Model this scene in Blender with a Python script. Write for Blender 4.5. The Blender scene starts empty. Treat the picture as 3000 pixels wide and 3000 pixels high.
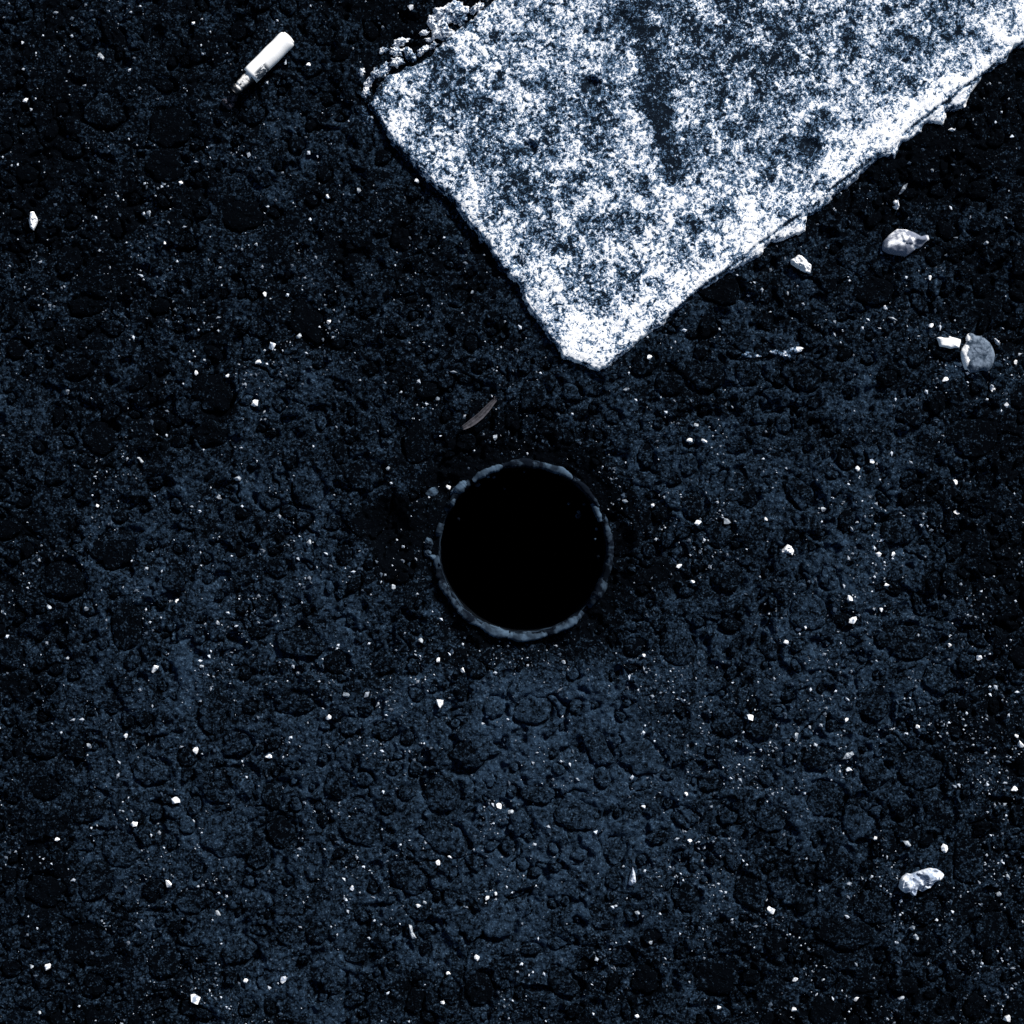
import bpy, bmesh, math, random
import numpy as np
from mathutils import Vector, Matrix

# ------------------------------------------------------------------ camera, sky, sun, exposure
scene = bpy.context.scene
W = 0.44                      # metres of ground across the frame
K = W / 3000.0                # metres per photograph pixel
CAM_H = 0.90
SUN_EL, SUN_AZ = 33.0, 56.0   # degrees; azimuth measured from +x towards +y (photo right -> photo top)

cam = bpy.data.cameras.new('camera')
cam.sensor_fit = 'AUTO'; cam.sensor_width = 36.0
cam.lens = 36.0 * CAM_H / W
cam.clip_start = 0.01; cam.clip_end = 2000.0
camo = bpy.data.objects.new('camera', cam); scene.collection.objects.link(camo)
camo.location = (0, 0, CAM_H); camo.rotation_euler = (0, 0, 0)
scene.camera = camo

el, az = math.radians(SUN_EL), math.radians(SUN_AZ)
sdir = Vector((math.cos(el) * math.cos(az), math.cos(el) * math.sin(az), math.sin(el)))
world = bpy.data.worlds.new('World'); scene.world = world; world.use_nodes = True
nt = world.node_tree; nt.nodes.clear()
sky = nt.nodes.new('ShaderNodeTexSky'); sky.sky_type = 'NISHITA'; sky.sun_disc = False
sky.sun_elevation = el; sky.sun_rotation = math.atan2(sdir.x, sdir.y)
sky.air_density = 1.0; sky.dust_density = 1.0; sky.ozone_density = 1.5
bg = nt.nodes.new('ShaderNodeBackground'); bg.inputs['Strength'].default_value = 0.05
wo = nt.nodes.new('ShaderNodeOutputWorld')
nt.links.new(sky.outputs[0], bg.inputs[0]); nt.links.new(bg.outputs[0], wo.inputs[0])
sun = bpy.data.lights.new('sun', 'SUN'); sun.energy = 4.2; sun.angle = math.radians(9.0); sun.color = (1.0, 0.97, 0.93)
suno = bpy.data.objects.new('sun', sun); scene.collection.objects.link(suno)
suno.rotation_euler = sdir.to_track_quat('Z', 'Y').to_euler(); suno.location = (1, 1.6, 2)
vs = scene.view_settings
vs.view_transform = 'Standard'; vs.look = 'None'; vs.gamma = 1.0; vs.use_curve_mapping = False
vs.exposure = 0.70
try:
    scene.cycles.use_denoising = False
except Exception:
    pass

random.seed(11); RNG = np.random.default_rng(11)

# ------------------------------------------------------------------ helpers: noise
def _hash(ix, iy, seed):
    h = (ix.astype(np.int64) * 374761393 + iy.astype(np.int64) * 668265263 + seed * 1442695041) & 0xFFFFFFFF
    h = ((h ^ (h >> 13)) * 1274126177) & 0xFFFFFFFF
    h = ((h ^ (h >> 16)) * 2246822519) & 0xFFFFFFFF
    return ((h ^ (h >> 15)) & 0xFFFFFF) / float(0xFFFFFF)
def vnoise(x, y, seed=0):
    """smooth value noise 0..1"""
    x = np.asarray(x, float); y = np.asarray(y, float)
    x0 = np.floor(x); y0 = np.floor(y); fx = x - x0; fy = y - y0
    fx = fx * fx * fx * (fx * (fx * 6 - 15) + 10); fy = fy * fy * fy * (fy * (fy * 6 - 15) + 10)
    a = _hash(x0, y0, seed); b = _hash(x0 + 1, y0, seed); c = _hash(x0, y0 + 1, seed); d = _hash(x0 + 1, y0 + 1, seed)
    return (a * (1 - fx) + b * fx) * (1 - fy) + (c * (1 - fx) + d * fx) * fy
def fbm(x, y, seed=0, octs=3, gain=.5):
    s = 0; amp = 1; tot = 0; ca, sa = math.cos(.6), math.sin(.6)
    for o in range(octs):
        s = s + amp * vnoise(x, y, seed + 17 * o); tot += amp; amp *= gain
        x, y = (x * ca - y * sa) * 2.03 + 3.1, (x * sa + y * ca) * 2.03 + 1.7
    return s / tot
def voronoi(x, y, seed=0, jit=.9):
    x = np.asarray(x, float); y = np.asarray(y, float)
    xi = np.floor(x); yi = np.floor(y)
    f1 = np.full(x.shape, 9.0); f2 = np.full(x.shape, 9.0); cid = np.zeros(x.shape)
    for dx in (-1, 0, 1):
        for dy in (-1, 0, 1):
            cx = xi + dx; cy = yi + dy
            px = cx + .5 + jit * (_hash(cx, cy, seed) - .5); py = cy + .5 + jit * (_hash(cx, cy, seed + 5) - .5)
            d = np.hypot(px - x, py - y)
            near = d < f1
            f2 = np.where(near, f1, np.minimum(f2, d))
            cid = np.where(near, _hash(cx, cy, seed + 9), cid)
            f1 = np.where(near, d, f1)
    return f1, f2, cid
def sstep(a, b, x):
    t = np.clip((x - a) / (b - a), 0, 1); return t * t * (3 - 2 * t)

# ------------------------------------------------------------------ helpers: objects
COL = scene.collection
def P(px, py): return ((px - 1500) * K, -(py - 1500) * K)
def tag(o, label=None, cat=None, group=None, kind=None):
    if label: o['label'] = label
    if cat: o['category'] = cat
    if group: o['group'] = group
    if kind: o['kind'] = kind
    return o
def link(name, me, mat=None, parent=None, loc=(0, 0, 0), rz=0.0):
    o = bpy.data.objects.new(name, me); COL.objects.link(o)
    if me is not None and mat is not None and not me.materials: me.materials.append(mat)
    o.location = loc; o.rotation_euler = (0, 0, rz)
    if parent is not None: o.parent = parent
    return o
def empty(name, loc, rz=0.0):
    o = bpy.data.objects.new(name, None); COL.objects.link(o); o.location = loc; o.rotation_euler = (0, 0, rz)
    o.empty_display_size = .01
    return o
def mesh_np(name, co, quads, smooth=True, tris=None):
    me = bpy.data.meshes.new(name)
    me.vertices.add(len(co)); me.vertices.foreach_set('co', np.ascontiguousarray(co, dtype=np.float32).ravel())
    nq = len(quads); ntr = 0 if tris is None else len(tris)
    idx = np.asarray(quads, dtype=np.int32).ravel(); st = np.arange(nq, dtype=np.int32) * 4
    if ntr:
        idx = np.concatenate([idx, np.asarray(tris, dtype=np.int32).ravel()])
        st = np.concatenate([st, nq * 4 + np.arange(ntr, dtype=np.int32) * 3])
    me.loops.add(len(idx)); me.loops.foreach_set('vertex_index', idx)
    me.polygons.add(nq + ntr); me.polygons.foreach_set('loop_start', st)
    me.update(calc_edges=True)
    me.polygons.foreach_set('use_smooth', np.full(nq + ntr, smooth, dtype=bool))
    me.validate(); me.update()
    return me
def attr(me, name, vals):
    a = me.attributes.new(name, 'FLOAT', 'POINT'); a.data.foreach_set('value', np.ascontiguousarray(vals, dtype=np.float32).ravel())
def grid_quads(nu, nv):
    i = np.arange((nu - 1) * (nv - 1)); r = i // (nv - 1); c = i % (nv - 1); a = r * nv + c
    return np.stack([a, a + nv, a + nv + 1, a + 1], 1)

# ------------------------------------------------------------------ helpers: materials
class NT:
    def __init__(s, name):
        s.m = bpy.data.materials.new(name); s.m.use_nodes = True; s.t = s.m.node_tree; s.t.nodes.clear()
        s.out = s.n('ShaderNodeOutputMaterial'); s.b = s.n('ShaderNodeBsdfPrincipled'); s.l(s.b.outputs[0], s.out.inputs[0])
        s.oc = s.n('ShaderNodeTexCoord').outputs['Object']; s.co = s.n('ShaderNodeNewGeometry').outputs['Position']
    def n(s, t): return s.t.nodes.new(t)
    def l(s, a, b): s.t.links.new(a, b)
    def setv(s, sock, v):
        if isinstance(v, bpy.types.NodeSocket): s.l(v, sock)
        else: sock.default_value = v
    def noise(s, scale, detail=3, rough=.55, dist=0.0, co=None):
        n = s.n('ShaderNodeTexNoise'); s.l(co or s.co, n.inputs['Vector']); n.inputs['Scale'].default_value = scale
        n.inputs['Detail'].default_value = detail; n.inputs['Roughness'].default_value = rough; n.inputs['Distortion'].default_value = dist
        return n.outputs['Fac']
    def vor(s, scale, feat='F1', out='Distance', co=None):
        n = s.n('ShaderNodeTexVoronoi'); n.feature = feat; s.l(co or s.co, n.inputs['Vector']); n.inputs['Scale'].default_value = scale
        return n.outputs[out]
    def attr(s, name):
        n = s.n('ShaderNodeAttribute'); n.attribute_name = name; return n.outputs['Fac']
    def math(s, op, a, b=0.0, clamp=False):
        n = s.n('ShaderNodeMath'); n.operation = op; n.use_clamp = clamp; s.setv(n.inputs[0], a); s.setv(n.inputs[1], b); return n.outputs[0]
    def ramp(s, v, lo, hi, a=0.0, b=1.0):
        n = s.n('ShaderNodeMapRange'); n.interpolation_type = 'SMOOTHSTEP'; s.setv(n.inputs[0], v)
        n.inputs[1].default_value = lo; n.inputs[2].default_value = hi; n.inputs[3].default_value = a; n.inputs[4].default_value = b
        return n.outputs[0]
    def mix(s, f, a, b):
        n = s.n('ShaderNodeMix'); n.data_type = 'RGBA'; s.setv(n.inputs[0], f)
        for k, v in ((6, a), (7, b)):
            s.setv(n.inputs[k], v if isinstance(v, bpy.types.NodeSocket) else (*v, 1.0))
        return n.outputs[2]
    def done(s, col, rough=.9, spec=.1, bump=None, bstr=.3, bdist=.0005, metal=0.0):
        s.setv(s.b.inputs['Base Color'], col if isinstance(col, bpy.types.NodeSocket) else (*col, 1.0))
        s.setv(s.b.inputs['Roughness'], rough); s.b.inputs['Specular IOR Level'].default_value = spec
        s.b.inputs['Metallic'].default_value = metal
        if bump is not None:
            n = s.n('ShaderNodeBump'); n.inputs['Strength'].default_value = bstr; n.inputs['Distance'].default_value = bdist
            s.l(bump, n.inputs['Height']); s.l(n.outputs[0], s.b.inputs['Normal'])
        return s.m
    def random(s):
        return s.n('ShaderNodeObjectInfo').outputs['Random']
    def island(s):
        return s.n('ShaderNodeNewGeometry').outputs['Random Per Island']

TAR = (.0006, .0011, .0020); DUST = (.0175, .0340, .0590); DUST2 = (.060, .100, .152)
def asphalt_mat(name, stone=False):
    m = NT(name)
    fine = m.noise(1150, 2, .6); mid = m.noise(430, 4, .65, .5); big = m.noise(75, 2, .5)
    if stone:
        d = m.math('SUBTRACT', m.n('ShaderNodeObjectInfo').outputs['Color'], .40)
    else:
        d = m.attr('dust_vignette')
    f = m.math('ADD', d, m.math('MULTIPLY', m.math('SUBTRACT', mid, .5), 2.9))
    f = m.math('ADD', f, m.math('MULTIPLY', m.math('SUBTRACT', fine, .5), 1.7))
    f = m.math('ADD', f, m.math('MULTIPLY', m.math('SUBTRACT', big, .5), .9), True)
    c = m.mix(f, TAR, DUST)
    sp = m.math('MULTIPLY', m.ramp(fine, .60, .70), m.math('ADD', m.math('MULTIPLY', f, .75), .06), True)
    c = m.mix(sp, c, DUST2)
    return m.done(c, .92, .012, m.math('ADD', fine, mid), .6, .0007)
def rock_mat(name, ca, cb, scale=400, lo=.4, hi=.6, vary=0.0, rough=.8, spec=.2, bstr=.4):
    m = NT(name)
    f = m.ramp(m.noise(scale, 4, .6, .4), lo, hi)
    if vary: f = m.math('ADD', f, m.math('MULTIPLY', m.math('SUBTRACT', m.random(), .5), vary), True)
    return m.done(m.mix(f, ca, cb), rough, spec, m.noise(scale * 2.2, 3, .6), bstr, .0006)

M_ASPH = asphalt_mat('bitumen_and_dust')
M_STONE = asphalt_mat('bitumen_coated_stone', True)
M_WHITE = rock_mat('white_quartz', (.22, .27, .35), (.85, .86, .87), 420, .34, .52)
M_PALE = rock_mat('pale_grey_stone', (.10, .125, .16), (.42, .46, .5), 600, .35, .65, .6)
M_PEB = rock_mat('mottled_pebble', (.13, .15, .20), (.80, .81, .84), 150, .47, .60)
M_CRUM = rock_mat('crumpled_pale', (.22, .27, .36), (.62, .66, .72), 260, .35, .6)
M_RIM = rock_mat('worn_rim', (.003, .005, .009), (.052, .084, .124), 130, .42, .68, .95, .9, .03)
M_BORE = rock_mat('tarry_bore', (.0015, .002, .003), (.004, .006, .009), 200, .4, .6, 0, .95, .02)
M_SCRAP = rock_mat('white_scrap', (.80, .81, .82), (.9, .9, .9), 300, .3, .7)
M_GUM = rock_mat('grey_disc', (.035, .052, .078), (.12, .155, .20), 420, .35, .65)
M_LEAF = None

# ------------------------------------------------------------------ the big outlines in photograph pixels
HOLE_C = (1533.0, 1611.0); R_IN, R_OUT = 243.0, 268.0
STRIPE = [(1078,311),(1119,362),(1155,424),(1217,492),(1269,538),(1321,585),(1373,652),(1430,719),(1471,782),(1518,828),(1538,890),
          (1590,960),(1628,1012),(1652,1052),(1725,1072),(1753,1083),(1782,1072),(1823,1036),(1854,1005),(2000,897),(2052,849),(2155,787),(2217,751),
          (2259,709),(2311,699),(2357,678),(2367,637),(2414,611),(2430,585),(2518,507),(2569,461),(2616,461),(2637,419),(2694,388),
          (2714,362),(2761,367),(2771,321),(2828,316),(2839,269),(2880,223),(2947,181),(2968,140),(3005,125),
          (3300,-100),(23000,-15100),(22400,-15950),(1900,-345),(1455,0),(1414,36),(1352,88),(1290,135),(1259,171),(1202,197),(1135,228),(1104,274)]
def poly_dist(px, py, poly):
    """signed distance, positive inside, pixels"""
    shp = px.shape; px = px.ravel(); py = py.ravel()
    best = np.full(px.shape, 1e9); ins = np.zeros(px.shape, bool)
    n = len(poly)
    for i in range(n):
        ax, ay = poly[i]; bx, by = poly[(i + 1) % n]
        dx, dy = bx - ax, by - ay; L = dx * dx + dy * dy + 1e-9
        t = np.clip(((px - ax) * dx + (py - ay) * dy) / L, 0, 1)
        best = np.minimum(best, np.hypot(px - ax - t * dx, py - ay - t * dy))
        if ay != by:
            c = ((ay > py) != (by > py)) & (px < (bx - ax) * (py - ay) / (by - ay) + ax)
            ins ^= c
    return np.where(ins, best, -best).reshape(shp)

# ------------------------------------------------------------------ aggregate stones: where they sit (x, y, rx, ry, turn) in photograph pixels
STONES = [(660,2445,80,58,-.15),(820,2435,40,42,0),(915,2530,28,62,.1),(350,2480,60,50,.6),(2420,2340,54,50,0),(2565,2265,44,40,.2),
 (2840,2520,48,62,0),(1800,2490,30,46,.2),(1795,2575,22,28,0),(1762,2685,34,44,.1),(1815,2805,44,28,.1),(1890,2870,40,44,.3),
 (1385,2715,34,38,.1),(1050,2790,42,36,0),(260,2770,78,60,.1),(480,2820,46,52,0),(570,2640,62,34,-.2),(130,2610,60,44,.4),(700,2780,50,44,.2),
 (1370,2215,46,40,.2),(1300,2330,48,58,.1),(1750,2190,34,62,-.4),(1880,2220,66,48,.1),(2260,2400,50,34,.2),(2560,2660,60,40,.1),
 (2270,2760,32,36,0),(2470,2740,70,48,.1),(2690,2250,66,56,.1),(1560,2080,52,40,.2),(1420,2190,40,30,.3),(2370,1790,58,50,.1),(2650,1880,78,52,.1),
 (1300,2450,70,44,.6),(1050,2430,66,46,.3),(860,2060,64,36,.1),(690,2180,46,40,0),(1130,2140,34,26,0),(1580,2330,52,26,.2),(1690,2390,70,40,-.1),
 (1460,2700,50,60,0),(1650,2880,56,36,.8),(2100,2860,72,56,.1),(2420,2960,50,44,0),(2650,2890,40,30,0),(2700,2760,48,44,0),(2200,2620,54,44,.3),
 (620,1150,64,52,.2),(500,370,66,56,.1),(480,480,58,44,0),(290,1280,50,44,0),(2060,1100,52,48,.2),(2360,1100,46,40,0),(2560,850,56,40,.3),
 (2430,800,48,44,0),(2110,840,64,44,.3),(2840,1280,70,60,.1),(1960,1120,40,34,0),(1400,1220,30,44,.6),(2160,1300,36,30,0),(180,1700,68,56,.2),
 (330,1610,60,54,0),(520,1690,40,52,.3),(900,1430,46,52,.1),(880,1890,70,40,.2),(440,2260,58,40,.3),(120,2180,58,40,.2),(260,2360,58,48,0)]
def in_free(px, py, pad=0):
    if math.hypot(px - HOLE_C[0], py - HOLE_C[1]) < R_OUT + 40 + pad: return False
    return poly_dist(np.array([px]), np.array([py]), STRIPE)[0] < -12 - pad
tries = 0
while len(STONES) < 298 and tries < 60000:
    tries += 1
    x = random.uniform(-40, 3040); y = random.uniform(-40, 3040)
    if random.random() > .35 + .65 * (y / 3000.0): continue
    r = 14 + 44 * random.random() ** 1.8
    if not in_free(x, y, r) or math.hypot(x - 1135, y - 1560) < 95 + r: continue
    if any(math.hypot(x - s[0], y - s[1]) < (r + max(s[2], s[3])) * .96 + 6 for s in STONES): continue
    STONES.append((x, y, r * random.uniform(.8, 1.25), r * random.uniform(.65, 1.0), random.uniform(0, 3.1)))

NBIG = len(STONES); SMALL = []
cell = {}
def put(st): cell.setdefault((int(st[0] // 120), int(st[1] // 120)), []).append(st)
for st in STONES: put(st)
cx_ = RNG.uniform(-900, 3900, 16000); cy_ = RNG.uniform(-900, 3900, 16000); cd_ = poly_dist(cx_, cy_, STRIPE)
for x, y, d_ in zip(cx_, cy_, cd_):
    if len(SMALL) >= 1700: break
    if random.random() > .25 + .75 * min(1.0, abs(y) / 3000.0): continue
    r = 11 + 20 * random.random() ** 1.5
    if d_ > -14 - r or math.hypot(x - HOLE_C[0], y - HOLE_C[1]) < R_OUT + 36 + r or math.hypot(x - 1135, y - 1560) < 90: continue
    i_, j_ = int(x // 120), int(y // 120)
    if any(math.hypot(x - t[0], y - t[1]) < (r + max(t[2], t[3])) * .95 + 4 for a_ in (-1, 0, 1) for b_ in (-1, 0, 1) for t in cell.get((i_ + a_, j_ + b_), ())): continue
    st = (float(x), float(y), r * random.uniform(.8, 1.3), r * random.uniform(.65, 1.0), random.uniform(0, 3.1)); SMALL.append(st); put(st)
# ------------------------------------------------------------------ ground height field (metres) at photograph pixel coordinates
def ground_base(px, py):
    wx = px + 26 * (vnoise(px / 60, py / 60, 71) - .5); wy = py + 26 * (vnoise(px / 60, py / 60, 72) - .5)
    h = .0022 * (fbm(wx / 170, wy / 170, 1, 3) - .5)
    f1, f2, c = voronoi(wx / 62, wy / 62, 21)
    h = h + .0006 * (np.clip(f2 - f1, 0, .35) / .35 - .7) * (.4 + .6 * c)
    g1, g2, c2 = voronoi(wx / 23, wy / 23, 33)
    h = h + .0005 * (np.clip(g2 - g1, 0, .4) / .4 - .6) * (.3 + .7 * c2) + .0003 * (c2 - .5)
    pit = fbm(wx / 46, wy / 46, 55, 2)
    h = h - .0024 * sstep(.64, .80, pit)
    ridge = np.abs(fbm(wx / 95, wy / 95, 57, 3) - .5); gate = sstep(.48, .66, vnoise(px / 70, py / 70, 58))
    h = h - .0030 * gate * np.exp(-(ridge / .012) ** 2)
    h = h + .0008 * (vnoise(px / 8.5, py / 8.5, 91) - .5) + .0006 * (fbm(wx / 19, wy / 19, 92, 2) - .5)
    return h
def ground_h(px, py):
    px = np.asarray(px, float); py = np.asarray(py, float)
    h = ground_base(px, py)
    r = np.hypot(px - HOLE_C[0], py - HOLE_C[1]); th = np.arctan2(py - HOLE_C[1], px - HOLE_C[0])
    # collapsed, tarry moat round the rim: deeper on the near (lower) and left sides
    wdt = 34 + 26 * np.maximum(0, np.sin(th)) + 20 * vnoise(th * 3 + 20, th * 0, 8)
    moat = np.exp(-((r - R_OUT - 14) / wdt) ** 2)
    h = h - .0030 * moat
    h = np.where(r < R_OUT + 4, np.minimum(h, -.0028), h)
    # the black hollow left of the rim
    for (hx, hy, ax, ay, dep) in ((1135, 1545, 62, 78, .0060), (640, 1190, 36, 40, .005), (1350, 2260, 42, 18, .005), (2590, 1525, 26, 14, .005)):
        h = h - dep * np.exp(-(((px - hx) / ax) ** 2 + ((py - hy) / ay) ** 2) ** 1.5)
    # sunk strip along the line's end edge
    ex_, ey_ = px - 1078, py - 311; al = ex_ * .658 + ey_ * .753; ac = ex_ * -.753 + ey_ * .658
    h = h - .0026 * np.exp(-((ac - 16 - 10 * vnoise(al / 60, al * 0, 66)) / 17) ** 2) * sstep(40, 160, al) * (1 - sstep(760, 930, al)) * (.25 + .75 * sstep(.35, .65, vnoise(al / 75 + 3, al * 0, 67)))
    # gutters round the aggregate stones
    flat_h = h.ravel(); fx = px.ravel(); fy = py.ravel()
    if fx.size > 4000:
        order = np.argsort(fy); sy = fy[order]
        for (sx, s_y, rx, ry, a) in STONES + SMALL:
            R = max(rx, ry) * 1.35 + 10
            lo, hi = np.searchsorted(sy, (s_y - R, s_y + R)); k = order[lo:hi]; k = k[np.abs(fx[k] - sx) < R]
            dx, dy = fx[k] - sx, fy[k] - s_y; ca, sa = math.cos(a), math.sin(a)
            q = np.hypot((dx * ca + dy * sa) / rx, (-dx * sa + dy * ca) / ry)
            wv = 7.5 / min(rx, ry)
            an = np.arctan2(dy, dx); gm = .25 + .75 * sstep(-.3, .7, np.sin(an + .5) + 1.3 * (vnoise(an * 1.6 + sx, an * 0 + s_y, 77) - .5))
            flat_h[k] -= .0024 * gm * np.exp(-((q - 1.05) / wv) ** 2) + .0011 * (q < 1)
    return flat_h.reshape(px.shape)
def gz(px, py): return float(ground_h(np.array([float(px)]), np.array([float(py)]))[0])

def axis(fine_lo, fine_hi, step, far):
    a = list(np.arange(fine_lo, fine_hi + step * .5, step)); s = step; x = a[-1]
    while x < far: s *= (1.045 if x < 6000 else 1.3); x += s; a.append(x)
    s = step; x = a[0]; pre = []
    while x > -far: s *= (1.045 if x > -3000 else 1.3); x -= s; pre.append(x)
    return np.array(pre[::-1] + a)
ax_ = axis(-90, 3090, 4.0, 6.0e5)
GX, GY = np.meshgrid(ax_, ax_, indexing='ij')
rr = np.hypot(GX - HOLE_C[0], GY - HOLE_C[1]); RC = R_IN + 5
near = np.abs(rr - RC) < 2.2
GX = np.where(near, HOLE_C[0] + (GX - HOLE_C[0]) * RC / np.maximum(rr, 1), GX)
GY = np.where(near, HOLE_C[1] + (GY - HOLE_C[1]) * RC / np.maximum(rr, 1), GY)
GZ = ground_h(GX, GY)
far_f = sstep(4500, 12000, np.maximum(np.abs(GX - 1500), np.abs(GY - 1500)))
GZ = GZ * (1 - far_f)
rr = np.hypot(GX - HOLE_C[0], GY - HOLE_C[1])
q = grid_quads(len(ax_), len(ax_))
keep = (rr.ravel()[q] > RC - .5).all(axis=1)
# seen from above the y axis is flipped, so turn the faces over
q = q[keep][:, ::-1]
co = np.stack([(GX.ravel() - 1500) * K, -(GY.ravel() - 1500) * K, GZ.ravel()], 1)
road_me = mesh_np('road', co, q)
def dust_vignette_at(X, Y):
    rr = np.hypot(X - HOLE_C[0], Y - HOLE_C[1])
    th = np.arctan2(Y - HOLE_C[1], X - HOLE_C[0])
    dust_vignette = .17 + .55 * (fbm(X / 420, Y / 420, 301, 3) - .5) + .40 * (fbm(X / 90, Y / 90, 303, 2) - .5)
    dust_vignette += .40 * np.exp(-(((X - 1600) / 950) ** 2 + ((Y - 2300) / 600) ** 2))         # dusty, more worn strip
    dust_vignette -= .22 * sstep(700, 1900, np.hypot(X - 1500, (Y - 1900)))  # vignette painted into the colour: asphalt darkens outward from below the centre
    dust_vignette -= .60 * np.exp(-(np.maximum(0, rr - R_OUT) / (75 + 60 * vnoise(np.cos(th) * 2 + 9, np.sin(th) * 2, 311) + 40 * np.maximum(0, -np.cos(th)))) ** 2)                                         # fresh tar round the pipe
    dust_vignette -= .30 * np.exp(-(((X - 2850) / 330) ** 2 + ((Y - 420) / 330) ** 2))
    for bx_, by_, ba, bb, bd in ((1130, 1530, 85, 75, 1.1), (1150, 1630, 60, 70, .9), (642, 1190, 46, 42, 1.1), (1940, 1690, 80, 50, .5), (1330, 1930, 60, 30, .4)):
        dust_vignette -= bd * np.exp(-((((X - bx_) / ba) ** 2 + ((Y - by_) / bb) ** 2)) ** 1.6)
    return dust_vignette
dust_vignette = dust_vignette_at(GX, GY)
attr(road_me, 'dust_vignette', dust_vignette)
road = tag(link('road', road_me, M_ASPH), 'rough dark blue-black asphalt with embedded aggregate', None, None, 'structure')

# stones as parts of the road
def stone_mesh(i, n=30, skip=1):
    ph = np.linspace(0, 2 * math.pi, n, endpoint=False)
    rad = 1 + .50 * (vnoise(np.cos(ph) * 1.3 + 5 * i, np.sin(ph) * 1.3 + 9, 400 + i) - .5) + .30 * (vnoise(np.cos(ph) * 3 + 3 * i, np.sin(ph) * 3, 430 + i) - .5) + .16 * (vnoise(np.cos(ph) * 8 + 3 * i, np.sin(ph) * 8, 440 + i) - .5)
    lev = [(1.04, -1.2), (1.0, -.25), (.95, .12), (.86, .27), (.72, .34), (.54, .38), (.36, .4), (.18, .4)]
    if skip > 1: lev = [lev[0], lev[1], lev[2], lev[4]]
    tx, ty = RNG.uniform(-.22, .22), RNG.uniform(-.30, .05)
    pts = []
    for s, z in lev:
        x = np.cos(ph) * rad * s; y = np.sin(ph) * rad * s
        dz = (tx * x + ty * y) * (s < 1.0) + (.55 * (vnoise(x * 3 + 7 * i, y * 3, 470 + i) - .5) + .5 * (vnoise(x * 8 + 7 * i, y * 8, 480 + i) - .5)) * (s < .97)
        pts.append(np.stack([x, y, z + dz], 1))
    pts = np.concatenate(pts + [np.array([[0, 0, .4]])])
    quads, tris = [], []
    for k in range(len(lev) - 1):
        for j in range(n):
            a = k * n + j; b = k * n + (j + 1) % n; quads.append((a, b, b + n, a + n))
    k = (len(lev) - 1) * n
    for j in range(n): tris.append((k + j, k + (j + 1) % n, len(pts) - 1))
    me = mesh_np('aggregate_stone', pts, quads, True, tris); me.materials.append(M_STONE); return me
stone_me = [stone_mesh(i) for i in range(24)]; small_me = [stone_mesh(i + 40, 16, 2) for i in range(24)]
for i, (sx, sy, rx, ry, a) in enumerate(STONES):
    x, y = P(sx, sy)
    o = link('aggregate_stone', stone_me[i % 24], None, road, (x, y, float(ground_base(np.array([sx]), np.array([sy]))[0]) * .5 - .0003))
    dv = float(np.clip(dust_vignette_at(np.array([sx]), np.array([sy]))[0] - .36 + .34 * random.random() + .40, .02, 1)); o.color = (dv, dv, dv, 1)
    o.rotation_euler = (0, 0, -a); o.scale = (rx * K, ry * K, .0016 + .0006 * random.random())

# the many smaller stones: real pieces too, joined into one part
vs_, qs_, ts_, dv_ = [], [], [], []; off = 0
for i, (sx, sy, rx, ry, a) in enumerate(SMALL):
    me = small_me[(i * 7) % 24]; nv = len(me.vertices); c0 = np.empty(nv * 3, np.float32); me.vertices.foreach_get('co', c0); c0 = c0.reshape(-1, 3) * np.array([rx * K, ry * K, .0013])
    ca, sa = math.cos(-a), math.sin(-a); x, y = P(sx, sy); z = float(ground_base(np.array([sx]), np.array([sy]))[0]) * .5 - .0003
    vs_.append(np.stack([c0[:, 0] * ca - c0[:, 1] * sa + x, c0[:, 0] * sa + c0[:, 1] * ca + y, c0[:, 2] + z], 1))
    for p_ in me.polygons:
        (qs_ if len(p_.vertices) == 4 else ts_).append([v + off for v in p_.vertices])
    dd = float(np.clip(dust_vignette_at(np.array([sx]), np.array([sy]))[0] - .36 + .40 * random.random(), -.38, .6)); dv_.append(np.full(nv, dd)); off += nv
me = mesh_np('small_aggregate', np.concatenate(vs_), np.array(qs_), True, np.array(ts_)); attr(me, 'dust_vignette', np.concatenate(dv_))
tag(link('small_aggregate', me, M_ASPH, road), None, None, None, 'stuff')

# ------------------------------------------------------------------ the white road line: thick worn thermoplastic
ux, uy = .7943, -.6076; vx, vy = .6076, .7943           # photograph-pixel axes: along the line, across it (downwards)
O = (1078.0, 311.0)
ua = list(np.arange(-60, 1800, 3.5)); s = 3.5
while ua[-1] < 27500: s *= 1.12; ua.append(ua[-1] + s)
ua = np.array(ua); va = np.arange(-70, 1130, 3.5)
U, V = np.meshgrid(ua, va, indexing='ij')
SX = O[0] + U * ux + V * vx; SY = O[1] + U * uy + V * vy
D = poly_dist(SX, SY, STRIPE)
Dn = D + 17 * (fbm(SX / 34, SY / 34, 601, 3) - .5) + 5 * (vnoise(SX / 9, SY / 9, 602) - .5) + 3
wx = SX + 20 * (vnoise(SX / 22, SY / 22, 611) - .5); wy = SY + 20 * (vnoise(SX / 22, SY / 22, 612) - .5)
f1, f2, c = voronoi(wx / 17, wy / 17, 621)
rel = .55 * vnoise(wx / 9.5, wy / 9.5, 631) + .30 * (1 - np.clip(f1 / .75, 0, 1)) + .28 * vnoise(SX / 5.2, SY / 5.2, 633) + .12 * (c - .5)
rel = (rel - .12) / .92
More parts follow.
